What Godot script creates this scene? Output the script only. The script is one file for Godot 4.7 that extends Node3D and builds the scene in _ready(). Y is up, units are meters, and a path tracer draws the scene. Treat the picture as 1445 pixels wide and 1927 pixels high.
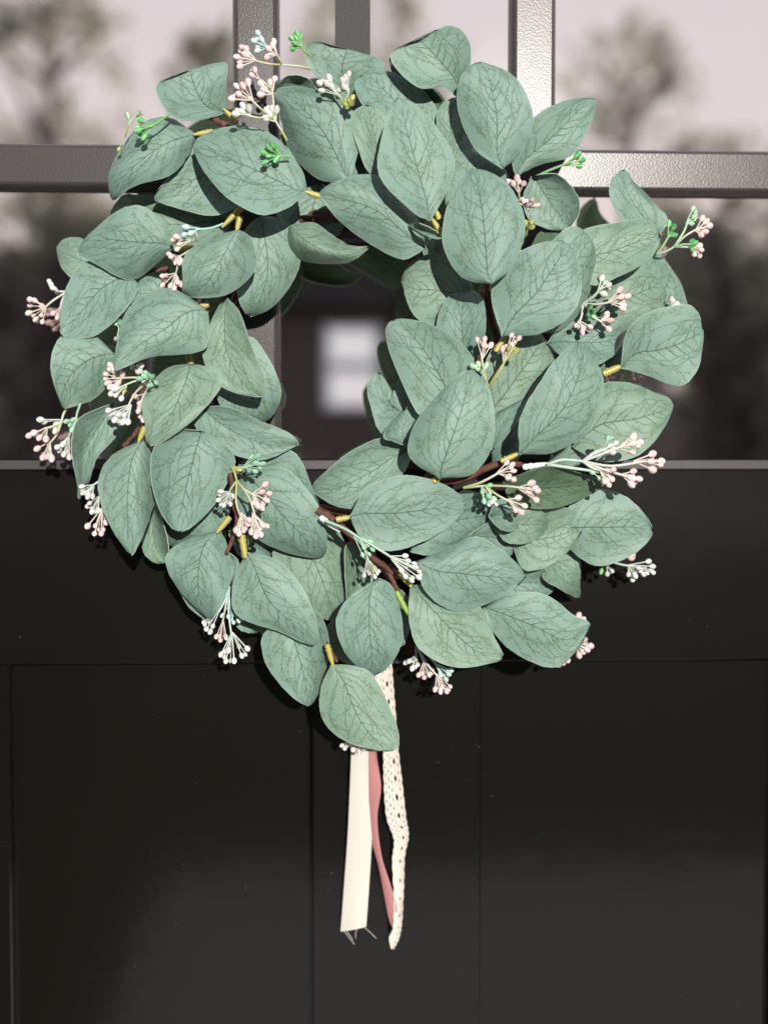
extends Node3D
# A eucalyptus wreath on a dark front door. Metres, y up, z towards the viewer; the door's face is z = 0.

const FOCAL := 2509.0                         # focal length in photograph pixels (1445 x 1927)
const EYE := Vector3(0.0, 1.5, 1.15)
var look := Basis()
var rng := RandomNumberGenerator.new()
var M := {}
var wreath: Node3D
var leaf_count := 0
var leaf_mats := []
var under_mats := []


func _ready() -> void:
	# ---------------------------------------------------------------- camera, sky, sun, exposure
	look = Basis(Vector3.UP, deg_to_rad(-2.6)) * Basis(Vector3.RIGHT, deg_to_rad(-2.5))
	var cam := Camera3D.new()
	cam.name = "camera"
	cam.near = 0.05
	cam.far = 400.0
	var lens := CameraAttributesPhysical.new()
	lens.frustum_focal_length = 45.575
	lens.frustum_focus_distance = 1.065
	lens.frustum_near = 0.05
	lens.frustum_far = 400.0
	lens.exposure_aperture = 2.2
	cam.attributes = lens
	cam.transform = Transform3D(look, EYE)
	add_child(cam)
	cam.fov = rad_to_deg(2.0 * atan(963.5 / FOCAL))
	cam.current = true

	var sky_mat := ProceduralSkyMaterial.new()
	sky_mat.sky_top_color = Color(0.70, 0.76, 0.88)
	sky_mat.sky_horizon_color = Color(1.0, 0.95, 0.94)
	sky_mat.sky_curve = 0.7
	sky_mat.sky_energy_multiplier = 0.85
	sky_mat.ground_bottom_color = Color(0.30, 0.29, 0.27)
	sky_mat.ground_horizon_color = Color(0.55, 0.55, 0.53)
	sky_mat.sun_angle_max = 1.0
	var sky := Sky.new()
	sky.sky_material = sky_mat
	var env := Environment.new()
	env.background_mode = Environment.BG_SKY
	env.sky = sky
	env.tonemap_mode = Environment.TONE_MAPPER_LINEAR
	env.tonemap_exposure = 1.30
	env.sdfgi_enabled = true
	env.ssao_enabled = true
	env.ssil_enabled = true
	var we := WorldEnvironment.new()
	we.name = "environment"
	we.environment = env
	add_child(we)

	var sun := DirectionalLight3D.new()
	sun.name = "sun"
	sun.light_energy = 1.6
	sun.light_color = Color(1.0, 0.975, 0.94)
	sun.light_angular_distance = 0.5
	sun.shadow_enabled = true
	var to_sun := Vector3(0.131, 0.225, 1.0).normalized()
	sun.basis = Basis.looking_at(-to_sun, Vector3.UP)
	add_child(sun)

	materials()
	surroundings()
	door()
	hanger()
	ribbons()
	build_wreath()


# ==================================================================== helpers
func at(px: float, py: float, z: float) -> Vector3:      # the point at distance z from the door that the photograph shows at that pixel
	var d := look * Vector3((px - 722.5) / FOCAL, -(py - 963.5) / FOCAL, -1.0)
	return EYE + d * ((z - EYE.z) / d.z)


func dx(px: float, z := 0.0) -> float:
	return at(px, 853.0, z).x


func dy(py: float, z := 0.0) -> float:
	return at(722.0, py, z).y


func lin(r: float, g: float, b: float) -> Color:
	return Color(r, g, b).linear_to_srgb()


func mat(c: Color, rough: float, spec := 0.5) -> StandardMaterial3D:
	var m := StandardMaterial3D.new()
	m.albedo_color = c
	m.roughness = rough
	m.metallic_specular = spec
	m.cull_mode = BaseMaterial3D.CULL_DISABLED
	return m


func thing(called: String, label: String, category: String, where := Vector3.ZERO, group := "") -> Node3D:
	var o := Node3D.new()
	o.name = called
	o.position = where
	add_child(o, true)
	tag(o, label, category, group)
	return o


func tag(o: Node, label: String, category: String, group := "") -> void:
	o.set_meta("label", label)
	o.set_meta("category", category)
	if group:
		o.set_meta("group", group)


func put(called: String, mesh: Mesh, m: Material, parent: Node) -> MeshInstance3D:
	var o := MeshInstance3D.new()
	o.name = called
	o.mesh = mesh
	if m:
		o.material_override = m
	parent.add_child(o, true)
	return o


func quad(st: SurfaceTool, a: Vector3, b: Vector3, c: Vector3, d: Vector3) -> void:   # corners run clockwise seen from the front
	var n := (c - a).cross(b - a).normalized()
	for p in [a, b, c, a, c, d]:
		st.set_normal(n)
		st.add_vertex(p)


func begin() -> SurfaceTool:
	var st := SurfaceTool.new()
	st.begin(Mesh.PRIMITIVE_TRIANGLES)
	return st


func box(st: SurfaceTool, lo: Vector3, hi: Vector3, ch := 0.0) -> void:   # a box whose front edges are chamfered by ch
	var a := Vector3(lo.x, lo.y, lo.z)
	var b := Vector3(hi.x, lo.y, lo.z)
	var c := Vector3(hi.x, hi.y, lo.z)
	var d := Vector3(lo.x, hi.y, lo.z)
	var zf := hi.z - ch
	var e := Vector3(lo.x, lo.y, zf)
	var f := Vector3(hi.x, lo.y, zf)
	var g := Vector3(hi.x, hi.y, zf)
	var h := Vector3(lo.x, hi.y, zf)
	quad(st, a, b, c, d)
	quad(st, e, a, d, h)
	quad(st, b, f, g, c)
	quad(st, h, d, c, g)
	quad(st, a, e, f, b)
	if ch > 0.0:
		var i := Vector3(lo.x + ch, lo.y + ch, hi.z)
		var j := Vector3(hi.x - ch, lo.y + ch, hi.z)
		var k := Vector3(hi.x - ch, hi.y - ch, hi.z)
		var l := Vector3(lo.x + ch, hi.y - ch, hi.z)
		quad(st, i, l, k, j)
		quad(st, e, h, l, i)
		quad(st, h, g, k, l)
		quad(st, g, f, j, k)
		quad(st, f, e, i, j)
	else:
		quad(st, e, h, g, f)


func block(lo: Vector3, hi: Vector3, ch := 0.0) -> Mesh:
	var st := begin()
	box(st, lo, hi, ch)
	return st.commit()


func tube(st: SurfaceTool, path: Array, radii: Array, cols: Array = [], sides := 7) -> void:   # a round bar along path with its own radius and colour at each point
	var rings := []
	var up := Vector3(0.13, 0.21, 0.97).normalized()
	var n := path.size()
	for i in n:
		var t: Vector3 = (path[mini(i + 1, n - 1)] - path[maxi(i - 1, 0)]).normalized()
		var s := t.cross(up)
		if s.length() < 0.05:
			s = t.cross(Vector3.RIGHT)
		s = s.normalized()
		var w := s.cross(t).normalized()
		var ring := []
		for k in sides:
			var a := TAU * k / sides
			ring.append([path[i] + (s * cos(a) + w * sin(a)) * radii[i], s * cos(a) + w * sin(a)])
		rings.append(ring)
	for i in n - 1:
		for k in sides:
			var k2 := (k + 1) % sides
			for v in [[i, k], [i + 1, k2], [i + 1, k], [i, k], [i, k2], [i + 1, k2]]:
				st.set_normal(rings[v[0]][v[1]][1])
				if cols:
					st.set_color(cols[v[0]])
				st.add_vertex(rings[v[0]][v[1]][0])
	for e in [0, n - 1]:
		var out: Vector3 = (path[0] - path[1]).normalized() if e == 0 else (path[n - 1] - path[n - 2]).normalized()
		for k in sides - 2:
			for v in ([0, k + 1, k + 2] if e == 0 else [0, k + 2, k + 1]):
				st.set_normal(out)
				if cols:
					st.set_color(cols[e])
				st.add_vertex(rings[e][v][0])


func curve(points: Array, steps: int) -> Array:           # an even line through the given points (Catmull-Rom)
	var out := []
	var n := points.size()
	for i in n - 1:
		var p0 = points[maxi(i - 1, 0)]
		var p3 = points[mini(i + 2, n - 1)]
		for k in steps:
			out.append(points[i].cubic_interpolate(points[i + 1], p0, p3, float(k) / steps))
	out.append(points[n - 1])
	return out


# ==================================================================== materials
func noise_normal(freq: float, bump: float, sd: int, octaves := 3) -> NoiseTexture2D:
	var n := FastNoiseLite.new()
	n.seed = sd
	n.frequency = freq
	n.fractal_octaves = octaves
	var t := NoiseTexture2D.new()
	t.width = 512
	t.height = 512
	t.seamless = true
	t.as_normal_map = true
	t.bump_strength = bump
	t.noise = n
	return t


func materials() -> void:
	var grain: StandardMaterial3D = mat(lin(0.042, 0.039, 0.039), 0.26, 0.27)    # pebbled plastic of the glazing bars
	grain.normal_enabled = true
	grain.normal_texture = noise_normal(0.22, 3.0, 3)
	grain.normal_scale = 0.055
	grain.uv1_triplanar = true
	grain.uv1_world_triplanar = true
	grain.uv1_scale = Vector3.ONE * 4.5
	M.grain = grain

	var paint: StandardMaterial3D = mat(Color.WHITE, 0.12, 0.64)                # satin black-brown door paint with specks and scuffs
	paint.albedo_texture = speck_texture()
	paint.uv1_triplanar = true
	paint.uv1_world_triplanar = true
	paint.uv1_scale = Vector3.ONE * 1.25
	paint.normal_enabled = true
	paint.normal_texture = noise_normal(0.02, 1.2, 11, 4)
	paint.normal_scale = 0.05
	M.paint = paint

	var glass: StandardMaterial3D = mat(lin(0.95, 0.90, 0.885), 0.02)
	glass.metallic = 1.0
	M.glass = glass

	M.iron = mat(lin(0.030, 0.028, 0.029), 0.6, 0.35)
	M.iron.normal_enabled = true
	M.iron.normal_texture = noise_normal(0.12, 3.0, 8)
	M.iron.normal_scale = 0.4
	M.iron.uv1_triplanar = true
	M.iron.uv1_scale = Vector3.ONE * 6.0

	M.plastic = mat(Color.WHITE, 0.38, 0.5)                                    # moulded berries and their stalks
	M.plastic.vertex_color_use_as_albedo = true
	M.plastic.subsurf_scatter_enabled = true
	M.plastic.subsurf_scatter_strength = 0.08

	M.twig = mat(Color.WHITE, 0.62, 0.4)
	M.twig.vertex_color_use_as_albedo = true
	M.twig.normal_enabled = true
	M.twig.normal_texture = noise_normal(0.06, 6.0, 21)
	M.twig.uv1_triplanar = true
	M.twig.uv1_scale = Vector3(8.0, 30.0, 8.0)

	M.cap = mat(lin(0.31, 0.275, 0.065), 0.42, 0.5)
	M.cap_green = mat(lin(0.19, 0.30, 0.05), 0.42, 0.5)
	M.cap_white = mat(lin(0.50, 0.56, 0.50), 0.42, 0.5)

	M.satin = mat(lin(0.42, 0.408, 0.366), 0.5, 0.4)
	M.satin.normal_enabled = true
	M.satin.normal_texture = noise_normal(0.05, 2.0, 31)
	M.satin.normal_scale = 0.25
	M.satin.uv1_triplanar = true
	M.satin.uv1_scale = Vector3(3.0, 60.0, 3.0)
	M.pink = mat(lin(0.31, 0.137, 0.137), 0.7, 0.3)
	M.pink.normal_enabled = true
	M.pink.normal_texture = M.satin.normal_texture
	M.pink.normal_scale = 0.25
	M.pink.uv1_triplanar = true
	M.pink.uv1_scale = Vector3(3.0, 60.0, 3.0)
	M.lace = mat(lin(0.62, 0.56, 0.50), 0.85, 0.2)
	M.lace.normal_enabled = true
	M.lace.normal_texture = noise_normal(0.2, 8.0, 41)
	M.lace.uv1_triplanar = true
	M.lace.uv1_scale = Vector3.ONE * 12.0

	for k in 6:
		var maps := leaf_texture(100 + k)
		for tone in [Color(1.0, 1.0, 1.0), Color(0.97, 0.98, 0.985), Color(1.0, 0.99, 0.96)]:
			var m: StandardMaterial3D = mat(tone, 0.56, 0.4)
			m.albedo_texture = maps[0]
			m.heightmap_enabled = true
			m.heightmap_texture = maps[1]
			m.heightmap_scale = 0.03
			m.backlight_enabled = true
			m.backlight = Color(0.10, 0.13, 0.08)
			m.texture_repeat = false
			leaf_mats.append(m)
		var u: StandardMaterial3D = mat(Color(0.74, 0.76, 0.68), 0.8, 0.3)
		u.albedo_texture = maps[0]
		u.texture_repeat = false
		under_mats.append(u)


func speck_texture() -> ImageTexture:                     # dust specks and faint scuffs on black paint
	var w := 1024
	var img := Image.create(w, w, false, Image.FORMAT_RGB8)
	var base := lin(0.0046, 0.0037, 0.0032)
	img.fill(base)
	rng.seed = 5
	var spread := FastNoiseLite.new()
	spread.seed = 9
	spread.frequency = 0.004
	for k in 420:
		var x := rng.randi_range(2, w - 4)
		var y := rng.randi_range(2, w - 4)
		if spread.get_noise_2d(x, y) < -0.05:
			continue
		var c := base.lerp(Color(0.62, 0.60, 0.58), rng.randf_range(0.15, 0.85) * rng.randf())
		img.set_pixel(x, y, c)
		if rng.randf() < 0.3:
			img.set_pixel(x + 1, y, c.lerp(base, 0.4))
			img.set_pixel(x, y + 1, c.lerp(base, 0.5))
	for k in 14:
		var p := Vector2(rng.randf_range(0, w), rng.randf_range(0, w))
		var dir := Vector2.from_angle(rng.randf_range(-0.5, 0.2))
		var c := base.lerp(Color(0.5, 0.48, 0.46), rng.randf_range(0.03, 0.09))
		for i in rng.randi_range(30, 130):
			dir = dir.rotated(0.004)
			p += dir
			img.set_pixel(posmod(int(p.x), w), posmod(int(p.y), w), c)
	return ImageTexture.create_from_image(img)


func leaf_texture(sd: int) -> Array:                      # printed cloth leaf: sage ground, ink-like branching veins, mottled patches, pale cut edge. u runs from base to tip
	var w := 448
	var h := 288
	rng.seed = sd
	var ink := PackedFloat32Array()
	ink.resize(w * h)
	var pen := func(x: float, y: float, r: float, a: float) -> void:
		for yy in range(int(y - r), int(y + r) + 2):
			for xx in range(int(x - r), int(x + r) + 2):
				if xx >= 0 and yy >= 0 and xx < w and yy < h:
					var d := Vector2(xx - x, yy - y).length()
					var v := clampf(r + 0.5 - d, 0.0, 1.0) * a
					if v > ink[yy * w + xx]:
						ink[yy * w + xx] = v
	# midrib
	var y := h * 0.5
	for x in range(4, int(w * 0.93)):
		y += rng.randf_range(-0.35, 0.35) + (h * 0.5 - y) * 0.05
		var t := float(x) / w
		pen.call(x, y, lerpf(3.2, 1.5, t), lerpf(1.0, 0.75, t))
	# side veins and the fine network that branches off them
	for side in [-1.0, 1.0]:
		for k in 11:
			var x0 := w * (0.04 + 0.076 * k + rng.randf_range(-0.012, 0.012))
			var p := Vector2(x0, h * 0.5)
			var slope := rng.randf_range(1.0, 1.2)
			var length := h * 0.5 * rng.randf_range(0.74, 0.93)
			var dir := Vector2(0.85, side * slope).normalized()
			var gone := 0.0
			var faint := 1.0
			while gone < length:
				dir = dir.rotated(rng.randf_range(-0.055, 0.055) - side * 0.0016)
				p += dir * 0.8 + Vector2(rng.randf_range(-0.22, 0.22), rng.randf_range(-0.22, 0.22))
				gone += absf(dir.y) * 0.8
				var t := gone / length
				if rng.randf() < 0.06:                     # the print breaks up along the vein
					faint = rng.randf_range(0.4, 1.0)
				pen.call(p.x, p.y, lerpf(1.6, 0.95, t) * rng.randf_range(0.8, 1.2), lerpf(1.0, 0.8, t) * faint)
				if rng.randf() < 0.05 + 0.09 * t:
					var q := p
					var d2 := dir.rotated(rng.randf_range(0.5, 1.3) * (1.0 if rng.randf() < 0.5 else -1.0))
					for i in rng.randi_range(4, 18):
						d2 = d2.rotated(rng.randf_range(-0.6, 0.6))
						q += d2 * 0.9
						pen.call(q.x, q.y, 0.9, rng.randf_range(0.35, 0.9))
	var patch := FastNoiseLite.new()
	patch.seed = sd
	patch.frequency = 0.013
	var fine := FastNoiseLite.new()
	fine.seed = sd + 50
	fine.frequency = 0.13
	fine.fractal_octaves = 3
	var crack := FastNoiseLite.new()
	crack.seed = sd + 70
	crack.noise_type = FastNoiseLite.TYPE_CELLULAR
	crack.cellular_return_type = FastNoiseLite.RETURN_DISTANCE2_SUB
	crack.frequency = 0.042
	crack.domain_warp_enabled = true
	crack.domain_warp_amplitude = 14.0
	crack.domain_warp_frequency = 0.03
	var img := Image.create(w, h, false, Image.FORMAT_RGB8)
	var bump := Image.create(w, h, false, Image.FORMAT_L8)
	var ground := Vector3(0.148, 0.228, 0.184)
	var cool := Vector3(0.134, 0.219, 0.184)
	var olive := Vector3(0.146, 0.222, 0.166)
	var dark := Vector3(0.022, 0.060, 0.033)
	var fringe := Vector3(0.34, 0.44, 0.36)
	for yy in h:
		var v := absf(2.0 * yy / h - 1.0)
		for xx in w:
			var p := patch.get_noise_2d(xx, yy)
			var f := fine.get_noise_2d(xx, yy)
			var c := ground.lerp(cool, clampf(-p * 1.6, 0.0, 1.0)).lerp(olive, clampf(p * 1.8, 0.0, 1.0))
			c *= 1.0 + 0.10 * f
			var mottle := clampf((p * 1.25 + f * 1.7 - 0.70) * 7.0, 0.0, 0.6)
			var net := clampf((0.15 - (crack.get_noise_2d(xx, yy) + 1.0)) * 9.0, 0.0, 0.75) * clampf(0.05 + p * 2.6 + f * 1.4, 0.0, 1.0)
			var d := maxf(ink[yy * w + xx], maxf(mottle, net))
			c = c.lerp(dark, d * 0.90)
			if v > 0.988:
				c = c.lerp(fringe, 0.6)
			img.set_pixel(xx, yy, lin(c.x, c.y, c.z))
			var hh := 0.75 - 0.45 * ink[yy * w + xx] + 0.12 * f
			bump.set_pixel(xx, yy, Color(hh, hh, hh))
	return [ImageTexture.create_from_image(img), ImageTexture.create_from_image(bump)]


# ==================================================================== what the glass and the paint mirror
func surroundings() -> void:
	var lawn := put("lawn_ground", block(Vector3(-120, -0.3, -40), Vector3(120, 0.0, 200)), mat(lin(0.045, 0.06, 0.028), 0.95, 0.2), self)
	lawn.set_meta("kind", "structure")
	var slab := begin()
	box(slab, Vector3(-0.55, -0.01, -0.3), Vector3(3.2, 0.03, 3.5), 0.0)
	var pave := put("paved_path", slab.commit(), mat(lin(0.62, 0.56, 0.52), 0.9, 0.3), self)  # out of view, placed and toned to lighten the lower door by reflection
	pave.set_meta("kind", "structure")

	var house := thing("house", "brown single storey house out of view across the lawn, its white window brightens the mirroring glass", "house", Vector3(0.2, 0, 20.6))
	put("wall", block(Vector3(-4.2, 0, 0), Vector3(4.4, 3.9, 6.0)), mat(lin(0.075, 0.062, 0.056), 0.9), house)
	var st := begin()
	quad(st, Vector3(-4.7, 3.9, -0.4), Vector3(4.9, 3.9, -0.4), Vector3(4.9, 5.2, 3.0), Vector3(-4.7, 5.2, 3.0))
	quad(st, Vector3(-4.7, 5.2, 3.0), Vector3(4.9, 5.2, 3.0), Vector3(4.9, 3.9, 6.4), Vector3(-4.7, 3.9, 6.4))
	put("roof", st.commit(), mat(lin(0.025, 0.022, 0.022), 0.9, 0.2), house)
	var wm := mat(lin(0.86, 0.95, 1.0), 0.04)  # out of view mirror panes, they make a bright patch in the door glass
	wm.metallic = 1.0
	for x in [0.27, -2.4]:
		var win := put("window", block(Vector3(x - 0.36, 2.3, -0.03), Vector3(x + 0.36, 3.5, 0.02)), wm, house)
		var fr := begin()
		for r in [[-0.46, 2.22, 0.46, 2.3], [-0.46, 3.5, 0.46, 3.58], [-0.46, 2.3, -0.36, 3.5], [0.36, 2.3, 0.46, 3.5], [-0.36, 2.82, 0.36, 3.0]]:
			box(fr, Vector3(x + r[0], r[1], -0.07), Vector3(x + r[2], r[3], -0.031))
		put("frame", fr.commit(), mat(lin(0.62, 0.70, 0.76), 0.6), win)

	var lf := begin()
	for i in 5:
		var b := Basis(Vector3(rng.randf() - 0.5, rng.randf() - 0.5, rng.randf() - 0.5).normalized(), rng.randf() * TAU)
		var o := Vector3(rng.randf_range(-0.2, 0.2), rng.randf_range(-0.2, 0.2), rng.randf_range(-0.2, 0.2))
		quad(lf, o + b * Vector3(0, -0.11, 0), o + b * Vector3(0.06, 0, 0), o + b * Vector3(0, 0.11, 0), o + b * Vector3(-0.06, 0, 0))
	var clump := lf.commit()
	var green := mat(lin(0.23, 0.215, 0.205), 0.8, 0.3)
	green.backlight_enabled = true
	green.backlight = Color(0.5, 0.48, 0.44)
	var pale := mat(lin(0.20, 0.21, 0.185), 0.8, 0.3)  # haze over the far tall trees, put into a paler leaf colour
	pale.backlight_enabled = true
	pale.backlight = Color(0.7, 0.7, 0.62)
	var crown := func(x: float, z: float, low: float, high: float, radius: float, count: int, sd: int, gap := -0.02) -> SurfaceTool:
		rng.seed = sd
		var holes := FastNoiseLite.new()
		holes.seed = sd
		holes.frequency = 0.4
		var st2 := begin()
		for i in count:
			var p := Vector3.ZERO
			for attempt in 12:
				var hgt := rng.randf()
				var reach: float = radius * (0.35 + 0.65 * sin(PI * clampf(hgt * 0.8 + 0.15, 0, 1)))
				var a := rng.randf() * TAU
				var rr: float = reach * sqrt(rng.randf())
				p = Vector3(cos(a) * rr, lerpf(low, high, hgt), sin(a) * rr)
				if holes.get_noise_3dv(p) > gap:
					break
			st2.append_from(clump, 0, Transform3D(Basis.from_euler(Vector3(rng.randf(), rng.randf(), rng.randf()) * TAU).scaled(Vector3.ONE * rng.randf_range(0.7, 1.5)), p + Vector3(x, 0, z)))
		return st2
	# the wood behind the lawn reads as one dark mass
	var wood := begin()
	var n := 0
	for x in [-15.0, -12.0, -9.4, -7.0, -4.6, -2.2, 0.3, 2.8, 5.2, 7.8, 10.2, 13.0, 16.0]:
		n += 1
		wood.append_from(crown.call(x, 27.0 + fmod(n * 1.7, 2.0), 0.6, 5.3 + fmod(n * 0.77, 1.3), 2.1, 2200, 300 + n, -0.3).commit(), 0, Transform3D())
	var wd := put("far_wood", wood.commit(), green, self)
	wd.set_meta("kind", "stuff")
	tag(wd, "dark mass of trees along the far side of the lawn, mirrored low in the glass", "trees")
	var k := 0
	for t in [[-5.0, 24.0, 5.0, 10.4, 1.6, 420, "tallest dark tree of the mirrored row, in the top left pane"], [-2.2, 25.0, 5.6, 9.6, 1.0, 170, "slender tree mirrored in the top left pane beside the glazing bar"], [0.8, 26.0, 5.0, 11.2, 1.9, 330, "broad airy tree mirrored in the top middle pane"],
			[2.3, 26.5, 5.4, 10.6, 0.9, 110, "thin sparse tree mirrored beside the pale right glazing bar"], [5.8, 24.5, 6.5, 9.6, 1.5, 150, "pale wispy tree mirrored in the top right pane"], [7.7, 24.5, 4.0, 7.5, 1.9, 330, "low rounded tree mirrored in the corner of the top right pane"]]:
		k += 1
		var tree := thing("tree", t[6], "tree", Vector3(t[0], 0, t[1]), "trees beyond the lawn")
		rng.seed = 400 + k
		var tr := begin()
		tube(tr, [Vector3(0, 0, 0), Vector3(0.06, t[3] * 0.4, 0.03), Vector3(-0.05, t[3] * 0.95, 0)], [0.17, 0.12, 0.02])
		for q in 9:
			var y0: float = lerpf(t[2], t[3], rng.randf_range(0.0, 0.75))
			var a := rng.randf() * TAU
			tube(tr, [Vector3(0, y0 - 0.3, 0), Vector3(cos(a) * t[4] * 0.5, y0 + 0.3, sin(a) * t[4] * 0.5), Vector3(cos(a) * t[4] * 0.85, y0 + 0.9, sin(a) * t[4] * 0.85)], [0.07, 0.045, 0.012], [], 5)
		put("trunk", tr.commit(), mat(lin(0.05, 0.04, 0.035), 0.9), tree)
		put("crown", crown.call(0.0, 0.0, t[2], t[3], t[4], t[5], 500 + k).commit(), pale, tree)
	k = 0
	for t in [[-3.4, 18.6, 1.6, 1.2, "broad shrub out of view by the left end of the brown house, darkens the mirror image"], [-0.6, 19.2, 1.3, 0.9, "shrub out of view left of the white window of the brown house, darkens the mirror image"], [1.9, 18.9, 2.0, 1.1, "tall shrub out of view right of the white window of the brown house, darkens the mirror image"], [4.2, 18.2, 2.4, 1.2, "rounded shrub out of view by the right end of the brown house, darkens the mirror image"], [0.6, 17.6, 1.0, 0.8, "low shrub out of view under the white window of the brown house, darkens the mirror image"]]:
		k += 1
		var bush := thing("shrub", t[4], "shrub", Vector3(t[0], 0, t[1]), "shrubs in front of the house")  # out of view, placed to darken and mottle the mirrored lawn and wall
		put("foliage", crown.call(0.0, 0.0, 0.1, t[2], t[3], 420, 600 + k).commit(), green, bush)


# ==================================================================== the door
func bar(along_x: bool, c: float, a: float, b: float, half: float, high: float) -> Mesh:   # a glazing bar with rounded shoulders: runs from a to b, centred on c
	var st := begin()
	var prof := []
	for k in 5:
		var t := k / 4.0 * PI / 2
		prof.append(Vector2(-half - 0.0055 + 0.0055 * (1 - cos(t)), -0.005 + (high + 0.005) * sin(t)))
	var right := []
	for p in prof:
		right.push_front(Vector2(-p.x, p.y))
	prof.append_array(right)
	for i in prof.size() - 1:
		var p: Vector2 = prof[i]
		var q: Vector2 = prof[i + 1]
		if along_x:
			quad(st, Vector3(a, c + p.x, p.y), Vector3(a, c + q.x, q.y), Vector3(b, c + q.x, q.y), Vector3(b, c + p.x, p.y))
		else:
			quad(st, Vector3(c + p.x, a, p.y), Vector3(c + p.x, b, p.y), Vector3(c + q.x, b, q.y), Vector3(c + q.x, a, q.y))
	return st.commit()


func door() -> void:
	var mid := dx(722)
	var left := mid - 0.457
	var right := mid + 0.457
	var gl := dx(-22)
	var gr := dx(1466)
	var glass_low := dy(866)
	var rail_low := dy(1246)
	var glass_top := 1.93
	var d := thing("door", "black panelled front door with nine-light mirror-dark glass, behind the wreath", "door", Vector3.ZERO)
	# upper glass: three columns, rows split by the horizontal bar
	var hb := (dy(290) + dy(353)) / 2
	var hh := absf(dy(290) - dy(353)) / 2
	var v1 := (dx(452) + dx(519)) / 2
	var v2 := (dx(966) + dx(1029)) / 2
	var vh := absf(dx(966) - dx(1029)) / 2
	for r in [[glass_low, hb], [hb, glass_top]]:
		for c in [[gl, v1], [v1, v2], [v2, gr]]:
			put("glass_pane", block(Vector3(c[0] + 0.001, r[0] + 0.001, -0.012), Vector3(c[1] - 0.001, r[1] - 0.001, -0.004)), M.glass, d)
	put("glazing_bar", bar(true, hb, gl, gr, hh, 0.012), M.grain, d)
	for c in [v1, v2]:
		put("glazing_bar", bar(false, c, glass_low, hb, vh, 0.0116), M.grain, d)
		put("glazing_bar", bar(false, c, hb, glass_top, vh, 0.0116), M.grain, d)
	# sloping bead under the glass
	var st := begin()
	var prof := [Vector2(glass_low, -0.0045), Vector2(glass_low, 0.0036), Vector2(glass_low - 0.0003, 0.0040), Vector2(glass_low - 0.0072, 0.0055), Vector2(glass_low - 0.0078, 0.0052), Vector2(glass_low - 0.0079, -0.0015)]
	for k in 5:
		quad(st, Vector3(gl, prof[k].x, prof[k].y), Vector3(gr, prof[k].x, prof[k].y), Vector3(gr, prof[k + 1].x, prof[k + 1].y), Vector3(gl, prof[k + 1].x, prof[k + 1].y))
	put("glazing_bead", st.commit(), M.grain, d)
	# frame of the leaf
	var t0 := -0.04
	var e := 0.0008
	put("stile", block(Vector3(left, 0.01, t0), Vector3(gl, 2.03, 0), e), M.paint, d)
	put("stile", block(Vector3(gr, 0.01, t0), Vector3(right, 2.03, 0), e), M.paint, d)
	put("rail", block(Vector3(gl, glass_top, t0), Vector3(gr, 2.03, 0), e), M.paint, d)
	put("rail", block(Vector3(gl, rail_low, t0), Vector3(gr, glass_low - 0.008, 0), e), M.paint, d)
	put("rail", block(Vector3(gl, 0.01, t0), Vector3(gr, 0.2, 0), e), M.paint, d)
	put("backing", block(Vector3(gl, glass_low - 0.008, t0), Vector3(gr, glass_top, -0.013)), M.paint, d)
	put("backing", block(Vector3(gl, 0.2, t0), Vector3(gr, rail_low, -0.024)), M.paint, d)
	var p1 := dx(587)
	var p2 := dx(906)
	put("mullion", block(Vector3(p1, 0.2, -0.023), Vector3(p2, rail_low, -0.0002), e), M.paint, d)
	put("panel", block(Vector3(gl, 0.2, -0.023), Vector3(p1 - 0.0045, rail_low - 0.003, -0.014)), M.paint, d)
	put("panel", block(Vector3(p2 + 0.0018, 0.2, -0.023), Vector3(gr, rail_low - 0.003, -0.014)), M.paint, d)
	# narrow sticking strips at the outer edges of the two panels
	put("moulding", block(Vector3(gl, 0.2, -0.0138), Vector3(dx(12), rail_low, -0.0003), 0.0015), M.paint, d)


func hanger() -> void:
	var o := thing("wreath_hanger", "flat dark metal over-the-door strap that the wreath hangs on", "wreath hanger")
	var x0 := dx(633, 0.016)
	var x1 := dx(697, 0.016)
	var hook := dy(430)
	var line := [Vector2(1.96, -0.044), Vector2(2.029, -0.044), Vector2(2.033, -0.042), Vector2(2.0335, 0.012), Vector2(2.031, 0.0155), Vector2(hook, 0.0155)]
	for k in 9:
		var a := PI * (k + 1) / 9.0
		line.append(Vector2(hook - 0.016 * sin(a), 0.0155 + 0.014 * (1 - cos(a))))
	line.append(Vector2(hook + 0.012, 0.0435))
	var st := begin()
	for i in line.size() - 1:
		var p: Vector2 = line[i]
		var q: Vector2 = line[i + 1]
		var n := (q - p).orthogonal().normalized() * 0.0008
		var f := func(v: Vector2, x: float) -> Vector3: return Vector3(x, v.x, v.y)
		quad(st, f.call(p + n, x0), f.call(p + n, x1), f.call(q + n, x1), f.call(q + n, x0))
		quad(st, f.call(p - n, x1), f.call(p - n, x0), f.call(q - n, x0), f.call(q - n, x1))
		quad(st, f.call(p + n, x1), f.call(p - n, x1), f.call(q - n, x1), f.call(q + n, x1))
		quad(st, f.call(p - n, x0), f.call(p + n, x0), f.call(q + n, x0), f.call(q - n, x0))
	put("strap", st.commit(), M.iron, o)


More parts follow.
